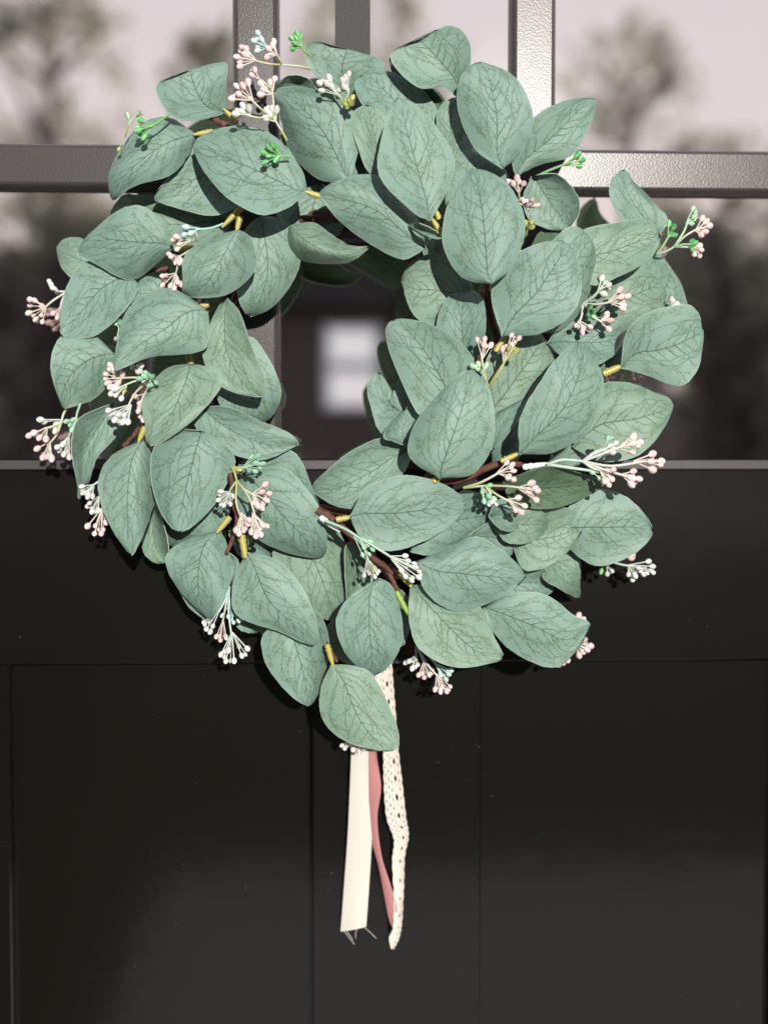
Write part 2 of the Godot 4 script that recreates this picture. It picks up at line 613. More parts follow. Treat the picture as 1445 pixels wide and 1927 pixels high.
# ==================================================================== ribbons
func strip(le: Array, ri: Array, rows: int, cols: int, thick: float, bow: float, wave: float, hole: Callable, scallop := 0.0) -> Mesh:   # cloth between two edges; hole(row, column) leaves a cell out
	var L := curve(le, rows)
	var R := curve(ri, rows)
	var n := mini(L.size(), R.size())
	var P := []
	for i in n:
		var row := []
		for j in cols + 1:
			var v := float(j) / cols
			var p: Vector3 = L[i].lerp(R[i], v)
			p.x += scallop * absf(sin(i * 0.39)) * (v - 0.5) * 2.0
			p.z += bow * sin(PI * v) + wave * sin(i * 0.21 + v * 1.3)
			row.append(p)
		P.append(row)
	var st := begin()
	var back := Vector3(0, 0, -thick)
	var open := func(i: int, j: int) -> bool: return i < 0 or j < 0 or i >= n - 1 or j >= cols or hole.call(i, j)
	for i in n - 1:
		for j in cols:
			if open.call(i, j):
				continue
			var a: Vector3 = P[i][j]
			var b: Vector3 = P[i][j + 1]
			var c: Vector3 = P[i + 1][j + 1]
			var d: Vector3 = P[i + 1][j]
			quad(st, a, b, c, d)
			quad(st, d + back, c + back, b + back, a + back)
			if open.call(i, j - 1):
				quad(st, d, d + back, a + back, a)
			if open.call(i, j + 1):
				quad(st, b, b + back, c + back, c)
			if open.call(i - 1, j):
				quad(st, a, a + back, b + back, b)
			if open.call(i + 1, j):
				quad(st, c, c + back, d + back, d)
	return st.commit()


func pts(z: float, list: Array) -> Array:
	var out := []
	for i in range(0, list.size(), 3):
		out.append(at(list[i], list[i + 1], z + list[i + 2] * 0.001))
	return out


func ribbons() -> void:
	var solid := func(_i: int, _j: int) -> bool: return false
	var a := thing("satin_ribbon", "broad cream satin ribbon hanging below the wreath, left of the pink one", "ribbon")
	put("band", strip(pts(0.012, [672, 1240, 10, 665, 1330, 9, 661, 1420, 6, 655, 1560, 4, 648, 1660, 3, 641, 1753, 4]), pts(0.012, [708, 1240, 10, 700, 1330, 9, 699, 1420, 6, 700, 1560, 5, 695, 1660, 5, 689, 1744, 8]), 8, 6, 0.0004, 0.0015, 0.0, solid), M.satin, a)
	var fr := begin()
	for f in [[648, 1752, 655, 1762, 667, 1777], [652, 1751, 660, 1763, 664, 1770], [672, 1748, 669, 1757, 670, 1766], [686, 1745, 697, 1755, 708, 1766]]:
		tube(fr, curve([at(f[0], f[1], 0.016), at(f[2], f[3], 0.016), at(f[4], f[5], 0.014)], 4), range(9).map(func(k): return 0.00028), [], 4)
	put("frayed_thread", fr.commit(), M.satin, a)
	var b := thing("pink_ribbon", "narrow dusty pink ribbon hanging between cream satin and lace", "ribbon")
	put("band", strip(pts(0.015, [702, 1240, 8, 698, 1330, 8, 695, 1410, 6, 694, 1500, 3, 697, 1570, 1, 712, 1630, 2, 724, 1690, 2, 732, 1730, 1, 739, 1748, 1]), pts(0.015, [722, 1240, 8, 716, 1330, 8, 708, 1410, 3, 717, 1480, 6, 710, 1540, 5, 718, 1610, 4, 735, 1665, 5, 746, 1700, 4, 748, 1742, 4]), 8, 5, 0.0004, 0.001, 0.0, solid), M.pink, b)
	var c := thing("lace_ribbon", "cream cotton lace strip with eyelets hanging lowest, right of the pink ribbon", "ribbon")
	var le := [706, 1235, 12, 708, 1290, 11, 716, 1350, 9, 722, 1412, 7, 723, 1472, 5, 728, 1537, 4, 742, 1580, 3, 739, 1620, 4, 742, 1690, 5, 740, 1745, 5, 733, 1766, 5, 737, 1787, 5]
	var ri := [736, 1225, 14, 738, 1270, 13, 743, 1333, 12, 749, 1412, 10, 756, 1472, 9, 763, 1537, 8, 768, 1572, 6, 761, 1613, 7, 759, 1675, 7, 756, 1732, 8, 751, 1763, 7, 741, 1787, 7]
	var eyelets := func(i: int, j: int) -> bool:
		var q := i % 13
		if j >= 14 and j <= 16:                            # a row of long eyelets
			return q < (5 if i < 165 else 3) and not ((q == 0 or q == 4) and (j == 14 or j == 16))
		for c2 in [[2, 0], [6, 3], [10, 1], [20, 2]]:       # and rows of pin holes
			if j == c2[0] and i < 150:
				return (i + c2[1]) % 6 < 2
		return false
	put("band", strip(pts(0.015, le), pts(0.015, ri), 24, 24, 0.0009, -0.002, 0.0006, eyelets, 0.0006), M.lace, c)


# ==================================================================== the wreath
func leaf(z: float, tilt: float, cup: float, o: Array, under := false) -> void:
	# o: base, three points up one edge, tip, three points up the other edge (photograph pixels); z, tilt and cup in millimetres
	leaf_count += 1
	rng.seed = leaf_count * 7919
	var q := []
	for i in range(0, 16, 2):
		q.append(Vector2(o[i], o[i + 1]))
	var ring := [q[0], q[1], q[2], q[3], q[4], q[7], q[6], q[5]]
	var area := 0.0
	for i in 8:
		area += ring[i].cross(ring[(i + 1) % 8])
	if area < 0.0:                                        # keep one side of every leaf facing out
		ring = [q[0], q[5], q[6], q[7], q[4], q[3], q[2], q[1]]
	var tip_point := rng.randf_range(0.0, 0.5)
	var spline := func(s: float) -> Vector2:
		var i := int(floor(s))
		var f := s - i
		var before: Vector2 = ring[posmod(i - 1, 8)]
		var after: Vector2 = ring[posmod(i + 2, 8)]
		if posmod(i, 8) == 0:                              # a pointed base, a blunter tip
			before = ring[0]
		elif posmod(i, 8) == 7:
			after = ring[0]
		elif posmod(i, 8) == 4:
			before = before.lerp(ring[4], tip_point)
		elif posmod(i, 8) == 3:
			after = after.lerp(ring[4], tip_point)
		return ring[posmod(i, 8)].cubic_interpolate(ring[posmod(i + 1, 8)], before, after, f)
	const NU := 20
	const NV := 10
	var length: float = (ring[4] - ring[0]).length()
	var arch := rng.randf_range(0.5, 12.0)
	var wave := rng.randf_range(1.0, 4.2)
	var phase := rng.randf() * TAU
	var roll := rng.randf_range(-7.5, 7.5)
	var curl := rng.randf_range(-28.0, 8.0)
	var lift := rng.randf_range(-11.0, 11.0) * (1.0 if rng.randf() < 0.6 else 1.8)
	var hem := 1.0 if rng.randf() < 0.5 else -1.0
	var P := []
	for i in NU + 1:
		var u := float(i) / NU
		var a: Vector2 = spline.call(4.0 * u)
		var b: Vector2 = spline.call(8.0 - 4.0 * u)
		for j in NV + 1:
			var v := 2.0 * j / NV - 1.0
			var p := a.lerp(b, (v + 1.0) / 2.0)
			if absf(v) > 0.99 and i > 0 and i < NU:        # the cut edge is a little ragged
				p += Vector2(rng.randf_range(-0.8, 0.8), rng.randf_range(-0.8, 0.8))
			var zz := deep(z) + 1.6 * tilt * (u - 0.5) + arch * sin(PI * u) * (1.0 - 0.3 * v * v) + 1.7 * cup * (absf(v) ** 1.5) * sin(PI * minf(u * 1.1 + 0.05, 1.0)) + roll * v * sin(PI * u) + wave * sin(TAU * u * 1.25 + phase + v) * v * v + curl * maxf(u - 0.55, 0.0) ** 2 * 4.0 + lift * maxf(v * hem - 0.25, 0.0) ** 2 * 1.6 * sin(PI * u) - 1.6 * maxf(1.0 - absf(v) * 4.0, 0.0) * (1.0 - u)
			P.append(at(p.x, p.y, maxf(zz, 3.0) * 0.001))
	var W := NV + 1
	var N := []
	for i in NU + 1:
		for j in W:
			var du: Vector3 = P[mini(i + 1, NU) * W + j] - P[maxi(i - 1, 0) * W + j]
			var dv: Vector3 = P[i * W + mini(j + 1, NV)] - P[i * W + maxi(j - 1, 0)]
			var nn := dv.cross(du)
			if nn.length() < 1e-12:
				var ii := 1 if i == 0 else NU - 1
				du = P[(ii + 1) * W + j] - P[(ii - 1) * W + j]
				dv = P[ii * W + mini(j + 1, NV)] - P[ii * W + maxi(j - 1, 0)]
				nn = dv.cross(du)
			nn = nn.normalized()
			N.append(nn if nn.z > 0.0 else -nn)
	var mesh := ArrayMesh.new()
	for face in 2:
		var V := PackedVector3Array()
		var NN := PackedVector3Array()
		var T := PackedVector2Array()
		var I := PackedInt32Array()
		for i in NU + 1:
			for j in W:
				var k := i * W + j
				V.append(P[k] - N[k] * 0.00055 * face)
				NN.append(N[k] * (1 - 2 * face))
				T.append(Vector2(float(i) / NU, float(j) / NV))
		for i in NU:
			for j in NV:
				var k := i * W + j
				var tri := [k, k + W, k + W + 1, k, k + W + 1, k + 1]
				var nrm: Vector3 = (V[k + W + 1] - V[k]).cross(V[k + W] - V[k]) + (V[k + 1] - V[k]).cross(V[k + W + 1] - V[k])
				if nrm.dot(NN[k] + NN[k + W + 1]) < 0.0:
					tri = [k, k + W + 1, k + W, k, k + 1, k + W + 1]
				I.append_array(PackedInt32Array(tri))
		if face == 0:                                      # the rim joins the two faces
			var rim := []
			for i in NU + 1:
				rim.append(i * W)
			for i in range(NU, -1, -1):
				rim.append(i * W + NV)
			for r in rim.size():
				var k: int = rim[r]
				var c: Vector3 = (P[(k / W) * W + NV / 2] - P[k])
				var outn: Vector3 = -(c - N[k] * c.dot(N[k])).normalized() if c.length() > 1e-6 else N[k]
				for s in 2:
					V.append(P[k] - N[k] * 0.00055 * s)
					NN.append(outn)
					T.append(Vector2(float(k / W) / NU, float(k % W) / NV))
			var first := (NU + 1) * W
			for r in rim.size() - 1:
				var k := first + r * 2
				I.append_array(PackedInt32Array([k, k + 1, k + 3, k, k + 3, k + 2]))
		var arr := []
		arr.resize(Mesh.ARRAY_MAX)
		arr[Mesh.ARRAY_VERTEX] = V
		arr[Mesh.ARRAY_NORMAL] = NN
		arr[Mesh.ARRAY_TEX_UV] = T
		arr[Mesh.ARRAY_INDEX] = I
		mesh.add_surface_from_arrays(Mesh.PRIMITIVE_TRIANGLES, arr)
	var top: Material = leaf_mats[rng.randi() % leaf_mats.size()]
	var low: Material = under_mats[rng.randi() % under_mats.size()]
	mesh.surface_set_material(0, low if under else top)
	mesh.surface_set_material(1, top if under else low)
	put("leaf", mesh, null, wreath)


const BARK := Color(0.085, 0.036, 0.026)


func twig(z: float, list: Array, r0 := 2.6, r1 := 2.0) -> void:
	var line := curve(pts(deep(z) * 0.001, list), 6)
	rng.seed = int(list[0] * 13 + list[1])
	var radii := []
	var cols := []
	for i in line.size():
		var t := float(i) / (line.size() - 1)
		radii.append(lerpf(r0, r1, t) * rng.randf_range(0.9, 1.12) * 0.001)
		cols.append(BARK * rng.randf_range(0.75, 1.4))
		line[i] += Vector3(rng.randf_range(-1, 1), rng.randf_range(-1, 1), rng.randf_range(-1, 1)) * 0.0003
	var st := begin()
	tube(st, line, radii, cols)
	put("twig", st.commit(), M.twig, wreath)


func cap(z: float, x0: float, y0: float, x1: float, y1: float, kind := "cap", r := 2.9) -> void:   # moulded yellow sleeve between twig and leaf
	var a := at(x0, y0, deep(z) * 0.001)
	var b := at(x1, y1, deep(z) * 0.001)
	var line := []
	var radii := []
	for k in [[-0.06, 0.5], [0.0, 0.85], [0.10, 0.95], [0.14, 0.72], [0.20, 0.98], [0.28, 0.98], [0.33, 0.76], [0.48, 0.84], [0.72, 0.74], [0.92, 0.52], [1.12, 0.30]]:
		line.append(a.lerp(b, k[0]))
		radii.append(r * k[1] * 0.001)
	var st := begin()
	tube(st, line, radii, [], 8)
	put("leaf_cap", st.commit(), M[kind], wreath)


const TINT := {
	"w": [Color(0.40, 0.45, 0.39), Color(0.60, 0.55, 0.565)], "p": [Color(0.48, 0.42, 0.37), Color(0.62, 0.43, 0.46)], "i": [Color(0.42, 0.46, 0.42), Color(0.55, 0.50, 0.48)],
	"m": [Color(0.25, 0.40, 0.29), Color(0.17, 0.40, 0.25)], "g": [Color(0.14, 0.34, 0.11), Color(0.06, 0.30, 0.11)], "y": [Color(0.28, 0.32, 0.10), Color(0.32, 0.34, 0.11)],
	"b": [Color(0.30, 0.46, 0.42), Color(0.46, 0.54, 0.49)], "d": [Color(0.30, 0.44, 0.32), Color(0.28, 0.44, 0.29)],
}


func deep(z: float) -> float:                             # the wreath's layers, in millimetres from the door
	return 16.0 + (z - 18.0) * 1.42


func berries(z: float, root: Array, stalk: String, hubs: Array, thick := 1.2) -> void:
	# hubs: [x, y, mm towards the viewer, parent hub (-1: the root), tint, berry radius, [x, y, x, y, ...]]
	rng.seed = int(root[0] * 31 + root[1])
	var st := begin()
	var c0: Color = TINT[stalk][0]
	var places := []
	var a := at(root[0], root[1], deep(z) * 0.001)
	for h in hubs:
		var from: Vector3 = a if h[3] < 0 else places[h[3]]
		var to := at(h[0], h[1], (deep(z) + h[2] * 1.5) * 0.001)
		places.append(to)
		var bend := Vector3(rng.randf_range(-1, 1), rng.randf_range(-1, 1), 1.0) * from.distance_to(to) * 0.09
		var line := curve([from, from.lerp(to, 0.5) + bend, to], 4)
		var c1: Color = TINT[h[4]][0]
		var n := line.size()
		var k0 := thick if h[3] < 0 else thick * 0.8
		tube(st, line, range(n).map(func(i): return lerpf(k0 * 0.9, thick * 0.62, float(i) / (n - 1)) * 0.001), range(n).map(func(i): return c0.lerp(c1, float(i) / (n - 1))))
	var spray := put("berry_spray", st.commit(), M.plastic, wreath)
	for n in hubs.size():
		var h: Array = hubs[n]
		var list: Array = h[6]
		var count: int = list.size() / 2
		var source: Vector3 = places[n].lerp(a if h[3] < 0 else places[h[3]], 0.18)
		for i in count:
			var end := at(list[i * 2], list[i * 2 + 1], (deep(z) + h[2] * 1.5 + rng.randf_range(-3.5, 4.5)) * 0.001)
			var bs := begin()
			bud(bs, source, end, h[5] * rng.randf_range(0.98, 1.22) * 0.001, TINT[h[4]])
			put("berry", bs.commit(), M.plastic, spray)
		for i in count:                                    # smaller buds tucked between the large ones
			if count < 2 or rng.randf() > 0.85:
				continue
			var k := (i + 1) % count
			var f := rng.randf_range(0.35, 0.65)
			var end := at(lerpf(list[i * 2], list[k * 2], f), lerpf(list[i * 2 + 1], list[k * 2 + 1], f), (deep(z) + h[2] * 1.5 + rng.randf_range(-7.0, 0.0)) * 0.001)
			bud(small_buds, source, source.lerp(end, rng.randf_range(0.8, 1.1)), h[5] * rng.randf_range(0.7, 0.95) * 0.001, TINT[h[4]])


var small_buds := SurfaceTool.new()


func bud(bs: SurfaceTool, from: Vector3, end: Vector3, r: float, tint: Array) -> void:
	var dir: Vector3 = (end - from).normalized()
	var line := []
	var radii := []
	var cols := []
	var long: float = end.distance_to(from) + r * 0.6
	var shade := rng.randf_range(0.88, 1.08)
	var blush := rng.randf_range(0.35, 1.0)
	var squash := rng.randf_range(0.9, 1.05)
	var drop := rng.randf_range(3.6, 4.9)                  # some buds are round, some drawn out
	for k in [[0.0, 0.20], [0.30, 0.20], [0.50, 0.20], [0.53, 0.40], [0.58, 0.66], [0.66, 0.90], [0.75, 1.0], [0.83, 0.95], [0.90, 0.80], [0.95, 0.60], [0.985, 0.34], [1.0, 0.08]]:
		var back: float = long - (1.0 - k[0]) * drop * r if k[0] >= 0.5 else maxf(0.0, long - 0.5 * drop * r) * k[0] * 2.0
		line.append(from + dir * back)
		radii.append(maxf(r * k[1] * squash, 0.00035))
		cols.append(tint[0].lerp(tint[1], blush * clampf((k[0] - 0.3) * 1.5, 0, 1)) * shade)
	tube(bs, line, radii, cols, 8)


func build_wreath() -> void:
	wreath = thing("wreath", "round wreath of sage green cloth leaves with pink and mint berry sprays on dark door", "wreath")
	# twisted vine ring that carries everything
	for k in 5:
		rng.seed = 60 + k
		var line := []
		var radii := []
		var cols := []
		for i in 73:
			var a := TAU * i / 72.0
			var w := a * (4 + k % 2) + TAU * k / 5.0
			var r := 1.0 + 0.052 * cos(w)
			line.append(at(655 + 243 * r * cos(a), 690 + 288 * r * sin(a), 0.034 + 0.013 * sin(w)))
			radii.append(0.0034 * rng.randf_range(0.9, 1.1))
			cols.append(BARK * rng.randf_range(0.7, 1.3))
		var st := begin()
		tube(st, line, radii, cols)
		put("vine", st.commit(), M.twig, wreath)
	leaves()
	stems()
	small_buds.begin(Mesh.PRIMITIVE_TRIANGLES)
	sprays()
	var buds := put("small_buds", small_buds.commit(), M.plastic, wreath)
	buds.set_meta("kind", "stuff")


func leaves() -> void:
	# ---- top left
	leaf(52, 8, 3, [426, 212, 427, 180, 426, 146, 424, 117, 362, 131, 362, 226, 322, 216, 295, 162])
	leaf(56, 4, -4, [370, 254, 322, 222, 264, 234, 208, 318, 212, 376, 350, 300, 318, 332, 254, 350])
	leaf(44, 2, 3, [458, 332, 415, 272, 359, 259, 319, 332, 288, 371, 446, 385, 400, 406, 325, 389])
	leaf(72, -4, 4, [578, 361, 568, 320, 520, 258, 440, 236, 363, 272, 540, 392, 485, 403, 412, 358])
	leaf(68, 2, -3, [326, 467, 312, 425, 266, 387, 214, 402, 148, 466, 300, 492, 248, 527, 186, 500])
	leaf(30, 0, 3, [440, 420, 390, 385, 330, 375, 290, 386, 264, 420, 400, 452, 340, 470, 290, 452])
	leaf(22, 0, 3, [330, 400, 300, 375, 255, 366, 228, 370, 204, 412, 310, 424, 270, 430, 235, 428])
	leaf(18, -4, 4, [200, 500, 182, 468, 152, 448, 122, 449, 107, 466, 168, 524, 140, 526, 116, 502])
	# ---- top
	leaf(36, 10, 3, [668, 205, 618, 165, 578, 118, 581, 80, 652, 92, 692, 188, 708, 150, 722, 116])
	leaf(60, 6, 5, [862, 184, 880, 140, 884, 82, 850, 48, 788, 74, 832, 163, 784, 163, 734, 106])
	leaf(42, 0, -4, [842, 288, 852, 240, 832, 190, 794, 150, 734, 108, 812, 260, 780, 215, 742, 150], true)
	leaf(48, 4, 3, [790, 290, 828, 235, 802, 176, 742, 136, 682, 141, 752, 272, 700, 222, 668, 168])
	leaf(66, 0, -3, [656, 344, 598, 337, 546, 284, 527, 214, 519, 168, 677, 268, 656, 196, 580, 166])
	leaf(58, 2, 3, [722, 345, 692, 322, 668, 262, 661, 216, 694, 198, 742, 322, 748, 282, 732, 228])
	leaf(51, 0, 2, [662, 392, 650, 342, 648, 300, 660, 272, 682, 268, 682, 370, 690, 332, 692, 298])
	leaf(80, -2, 4, [808, 415, 774, 396, 714, 330, 721, 244, 748, 184, 834, 374, 854, 296, 802, 216])
	leaf(74, 4, -3, [800, 468, 786, 410, 720, 334, 650, 334, 599, 364, 758, 488, 700, 462, 638, 415])
	leaf(56, 6, -12, [545, 424, 590, 419, 625, 442, 660, 462, 696, 466, 541, 470, 580, 494, 650, 495])
	leaf(46, -6, -3, [488, 407, 452, 446, 444, 520, 452, 570, 472, 595, 540, 418, 566, 490, 524, 568])
	leaf(38, 0, 3, [602, 345, 545, 370, 524, 402, 545, 440, 602, 456, 645, 368, 652, 402, 640, 440])
	leaf(50, 4, 3, [604, 178, 582, 150, 560, 142, 536, 145, 518, 160, 588, 184, 562, 176, 536, 170])
	# ---- left
	leaf(82, 0, -9, [450, 432, 402, 444, 349, 478, 344, 520, 347, 557, 474, 452, 480, 508, 424, 556])
	leaf(54, 0, 3, [252, 524, 200, 500, 152, 498, 122, 552, 116, 632, 260, 545, 226, 594, 174, 634])
	leaf(84, 6, -4, [392, 585, 318, 541, 244, 578, 222, 640, 217, 696, 394, 632, 376, 662, 284, 672])
	leaf(60, 2, -6, [218, 668, 172, 628, 116, 632, 96, 692, 118, 767, 214, 708, 184, 746, 148, 762])
	leaf(70, 2, 3, [426, 558, 396, 608, 382, 670, 416, 728, 490, 746, 450, 586, 472, 648, 498, 712])
	leaf(46, -2, 3, [440, 650, 420, 702, 408, 748, 440, 786, 500, 793, 475, 634, 514, 690, 529, 748])
	leaf(76, 4, -7, [355, 684, 312, 695, 270, 746, 273, 800, 283, 838, 402, 696, 414, 732, 352, 800])
	leaf(63, 2, 3, [382, 765, 432, 767, 490, 793, 540, 812, 560, 838, 366, 800, 408, 842, 486, 866])
	leaf(50, -4, 8, [216, 758, 150, 788, 136, 842, 144, 900, 151, 940, 230, 806, 186, 858, 169, 904])
	leaf(72, 0, -4, [270, 828, 212, 856, 185, 906, 200, 974, 248, 1045, 290, 862, 300, 906, 280, 980])
	leaf(66, 0, 3, [380, 811, 322, 811, 286, 856, 293, 938, 334, 1001, 428, 842, 441, 880, 392, 965])
	leaf(40, -4, 3, [302, 935, 276, 962, 268, 1030, 288, 1057, 312, 1059, 298, 950, 312, 1000, 318, 1036])
	leaf(44, -2, 3, [432, 908, 380, 930, 322, 960, 304, 978, 316, 1026, 434, 960, 412, 1002, 368, 1022])
	leaf(74, -2, -4, [415, 998, 346, 1018, 312, 1050, 334, 1106, 394, 1167, 428, 1026, 436, 1086, 416, 1136])
	leaf(50, -4, 3, [420, 1060, 342, 1092, 348, 1130, 374, 1158, 399, 1169, 412, 1150, 426, 1118, 428, 1086])
	leaf(62, 0, 2, [305, 556, 306, 530, 286, 521, 266, 526, 244, 560, 292, 578, 270, 584, 252, 578])
	# ---- lower left and bottom
	leaf(52, 2, 3, [450, 870, 502, 849, 556, 853, 590, 925, 600, 956, 440, 930, 482, 982, 560, 992])
	leaf(60, 2, -3, [456, 890, 532, 880, 590, 936, 614, 1000, 608, 1047, 440, 950, 480, 1010, 550, 1043])
	leaf(46, 0, -4, [570, 1000, 513, 1040, 544, 1110, 590, 1153, 632, 1168, 626, 990, 656, 1040, 653, 1120])
	leaf(78, 2, -4, [464, 1040, 440, 1090, 444, 1156, 520, 1187, 592, 1215, 522, 1054, 572, 1110, 597, 1176])
	leaf(64, 0, -5, [530, 1165, 493, 1200, 504, 1256, 550, 1312, 584, 1328, 592, 1147, 619, 1205, 606, 1290])
	leaf(74, 0, 3, [712, 1089, 655, 1125, 632, 1176, 655, 1236, 703, 1272, 739, 1105, 758, 1176, 745, 1236])
	leaf(50, -4, 3, [740, 1098, 720, 1150, 718, 1196, 730, 1218, 757, 1216, 768, 1126, 774, 1164, 769, 1190])
	leaf(71, 4, -4, [624, 1249, 602, 1304, 611, 1361, 660, 1399, 738, 1414, 692, 1261, 731, 1326, 751, 1386])
	leaf(42, -2, 3, [640, 1158, 613, 1182, 620, 1222, 640, 1242, 670, 1256, 657, 1168, 667, 1200, 673, 1230])
	leaf(42, 0, 3, [700, 1018, 655, 1022, 649, 1062, 652, 1116, 655, 1142, 708, 1050, 702, 1092, 682, 1118])
	leaf(36, -2, 3, [430, 1000, 448, 1042, 480, 1062, 502, 1066, 526, 1050, 450, 988, 490, 998, 516, 1020])
	leaf(56, 0, 2, [430, 1040, 433, 1062, 431, 1092, 433, 1102, 437, 1108, 449, 1055, 453, 1075, 449, 1092])
	leaf(40, -4, 3, [440, 1148, 446, 1180, 464, 1190, 480, 1191, 498, 1188, 470, 1150, 490, 1160, 498, 1174])
	leaf(30, -2, 3, [520, 1090, 488, 1130, 484, 1172, 500, 1200, 530, 1216, 560, 1110, 572, 1150, 560, 1190])
	# ---- lower right
	leaf(54, 2, 3, [776, 850, 735, 825, 682, 837, 622, 880, 587, 922, 762, 886, 712, 942, 650, 957])
	leaf(78, 0, -3, [658, 973, 690, 920, 750, 895, 826, 907, 875, 950, 680, 1012, 735, 1037, 822, 1006])
	leaf(64, -2, 3, [770, 1039, 810, 960, 872, 924, 916, 938, 934, 968, 805, 1045, 850, 1034, 906, 1004])
	leaf(58, 0, 3, [880, 1010, 916, 984, 940, 974, 968, 991, 981, 1016, 890, 1036, 930, 1049, 962, 1044])
	leaf(82, 0, -3, [783, 1056, 836, 1034, 896, 1010, 956, 1045, 989, 1086, 800, 1112, 856, 1151, 932, 1129])
	leaf(67, 0, 3, [773, 1100, 769, 1160, 789, 1221, 860, 1257, 946, 1240, 832, 1104, 902, 1140, 926, 1190])
	leaf(71, 0, -3, [910, 1143, 956, 1119, 1022, 1117, 1076, 1155, 1111, 1179, 926, 1187, 976, 1234, 1052, 1254])
	leaf(44, -4, 3, [920, 1100, 962, 1070, 1002, 1058, 1032, 1078, 1045, 1105, 950, 1132, 990, 1132, 1022, 1126])
	leaf(50, 0, 3, [945, 1050, 962, 1020, 990, 1014, 1012, 1038, 1014, 1066, 950, 1066, 970, 1077, 992, 1076])
	leaf(60, 0, 3, [968, 1032, 1000, 965, 1050, 955, 1086, 965, 1099, 990, 985, 1072, 1030, 1066, 1076, 1029])
	leaf(66, 0, 2, [930, 992, 960, 954, 1000, 951, 1023, 965, 1032, 988, 952, 1020, 986, 1023, 1016, 1010])
	leaf(69, 0, 2, [920, 972, 932, 944, 955, 939, 975, 958, 980, 986, 935, 992, 955, 999, 972, 996])
	leaf(56, -2, -4, [1053, 1002, 1076, 944, 1130, 920, 1192, 945, 1228, 1000, 1080, 1042, 1130, 1065, 1196, 1040])
	leaf(38, -4, 3, [1025, 1055, 1021, 1086, 1050, 1106, 1070, 1118, 1090, 1125, 1060, 1036, 1086, 1052, 1091, 1092])
	leaf(32, -2, 3, [1050, 1040, 1062, 1072, 1076, 1092, 1084, 1106, 1091, 1092, 1068, 1022, 1084, 1030, 1092, 1056])
	leaf(73, 6, 6, [945, 905, 980, 892, 1034, 877, 1086, 889, 1139, 906, 966, 946, 1030, 958, 1096, 939], true)
	leaf(40, 0, 3, [1030, 870, 1050, 850, 1076, 837, 1096, 844, 1112, 856, 1050, 882, 1080, 880, 1100, 869])
	# ---- right
	leaf(52, 0, 3, [1078, 842, 1122, 730, 1186, 721, 1242, 738, 1267, 763, 1132, 869, 1202, 856, 1246, 810])
	leaf(88, 2, -3, [977, 854, 978, 788, 1010, 727, 1050, 671, 1089, 644, 1042, 851, 1112, 806, 1135, 714])
	leaf(90, 0, -3, [828, 900, 771, 862, 779, 800, 834, 730, 886, 694, 892, 890, 929, 826, 923, 740])
	leaf(70, 2, 3, [846, 772, 793, 785, 750, 706, 726, 630, 743, 601, 893, 700, 868, 647, 802, 607])
	leaf(44, -2, 3, [762, 822, 718, 816, 699, 770, 691, 725, 716, 702, 752, 705, 767, 740, 772, 790])
	leaf(56, 0, 3, [770, 842, 742, 830, 722, 822, 735, 794, 768, 766, 788, 832, 792, 810, 791, 784])
	leaf(50, 0, 3, [902, 570, 870, 500, 822, 477, 774, 494, 755, 530, 872, 613, 822, 617, 778, 592])
	leaf(58, 0, 3, [880, 702, 840, 670, 821, 620, 837, 565, 872, 541, 908, 652, 914, 600, 907, 560])
	leaf(96, -4, -4, [926, 534, 868, 522, 833, 456, 847, 374, 890, 318, 964, 500, 989, 426, 956, 347])
	leaf(76, 0, -3, [946, 317, 894, 281, 862, 206, 867, 144, 905, 116, 976, 289, 1004, 222, 971, 147])
	leaf(64, 4, 3, [972, 333, 964, 290, 1000, 225, 1060, 190, 1119, 186, 1012, 311, 1076, 292, 1112, 230])
	leaf(50, -2, 3, [1000, 332, 1046, 328, 1082, 361, 1089, 400, 1066, 434, 984, 370, 994, 412, 1030, 431])
	leaf(40, 0, 3, [996, 474, 1012, 440, 1042, 428, 1070, 430, 1088, 440, 1022, 482, 1050, 478, 1076, 462], true)
	leaf(48, 2, 3, [1236, 442, 1181, 427, 1149, 376, 1149, 340, 1174, 319, 1258, 416, 1230, 381, 1196, 345])
	leaf(62, 2, 3, [1085, 490, 1094, 436, 1150, 420, 1216, 413, 1243, 446, 1110, 536, 1172, 517, 1224, 483])
	leaf(85, 0, -3, [945, 633, 924, 556, 944, 505, 1000, 462, 1068, 457, 1012, 629, 1076, 591, 1094, 525])
	leaf(74, 0, -3, [980, 622, 1000, 520, 1042, 450, 1081, 425, 1112, 450, 1046, 624, 1096, 581, 1121, 500])
	leaf(34, -2, 3, [1190, 600, 1194, 520, 1214, 484, 1236, 472, 1266, 510, 1250, 602, 1291, 592, 1286, 546])
	leaf(44, -2, 3, [1108, 612, 1110, 550, 1150, 514, 1202, 499, 1254, 540, 1150, 627, 1200, 613, 1244, 586])
	leaf(66, 2, 3, [1168, 692, 1180, 624, 1222, 587, 1298, 574, 1323, 620, 1214, 706, 1278, 726, 1313, 692])
	leaf(54, 0, 3, [1030, 647, 1062, 611, 1122, 597, 1166, 606, 1179, 628, 1060, 674, 1102, 692, 1152, 671])
	leaf(59, 0, 3, [918, 782, 904, 720, 930, 650, 976, 624, 1016, 625, 972, 792, 1032, 746, 1046, 684])
	leaf(68, 0, 2, [926, 847, 924, 812, 929, 781, 960, 762, 1003, 741, 946, 830, 972, 795, 992, 770])
	leaf(48, 0, 3, [925, 872, 925, 840, 945, 800, 976, 774, 1002, 770, 952, 872, 978, 860, 992, 820])
	leaf(40, -2, 3, [1124, 702, 1130, 670, 1146, 650, 1166, 634, 1182, 640, 1152, 702, 1168, 690, 1178, 672])
	leaf(58, 0, -3, [850, 422, 837, 382, 847, 320, 872, 284, 912, 289, 882, 422, 932, 390, 957, 330])
	leaf(52, 0, 3, [850, 322, 834, 290, 827, 260, 840, 244, 863, 244, 868, 312, 884, 290, 884, 264])
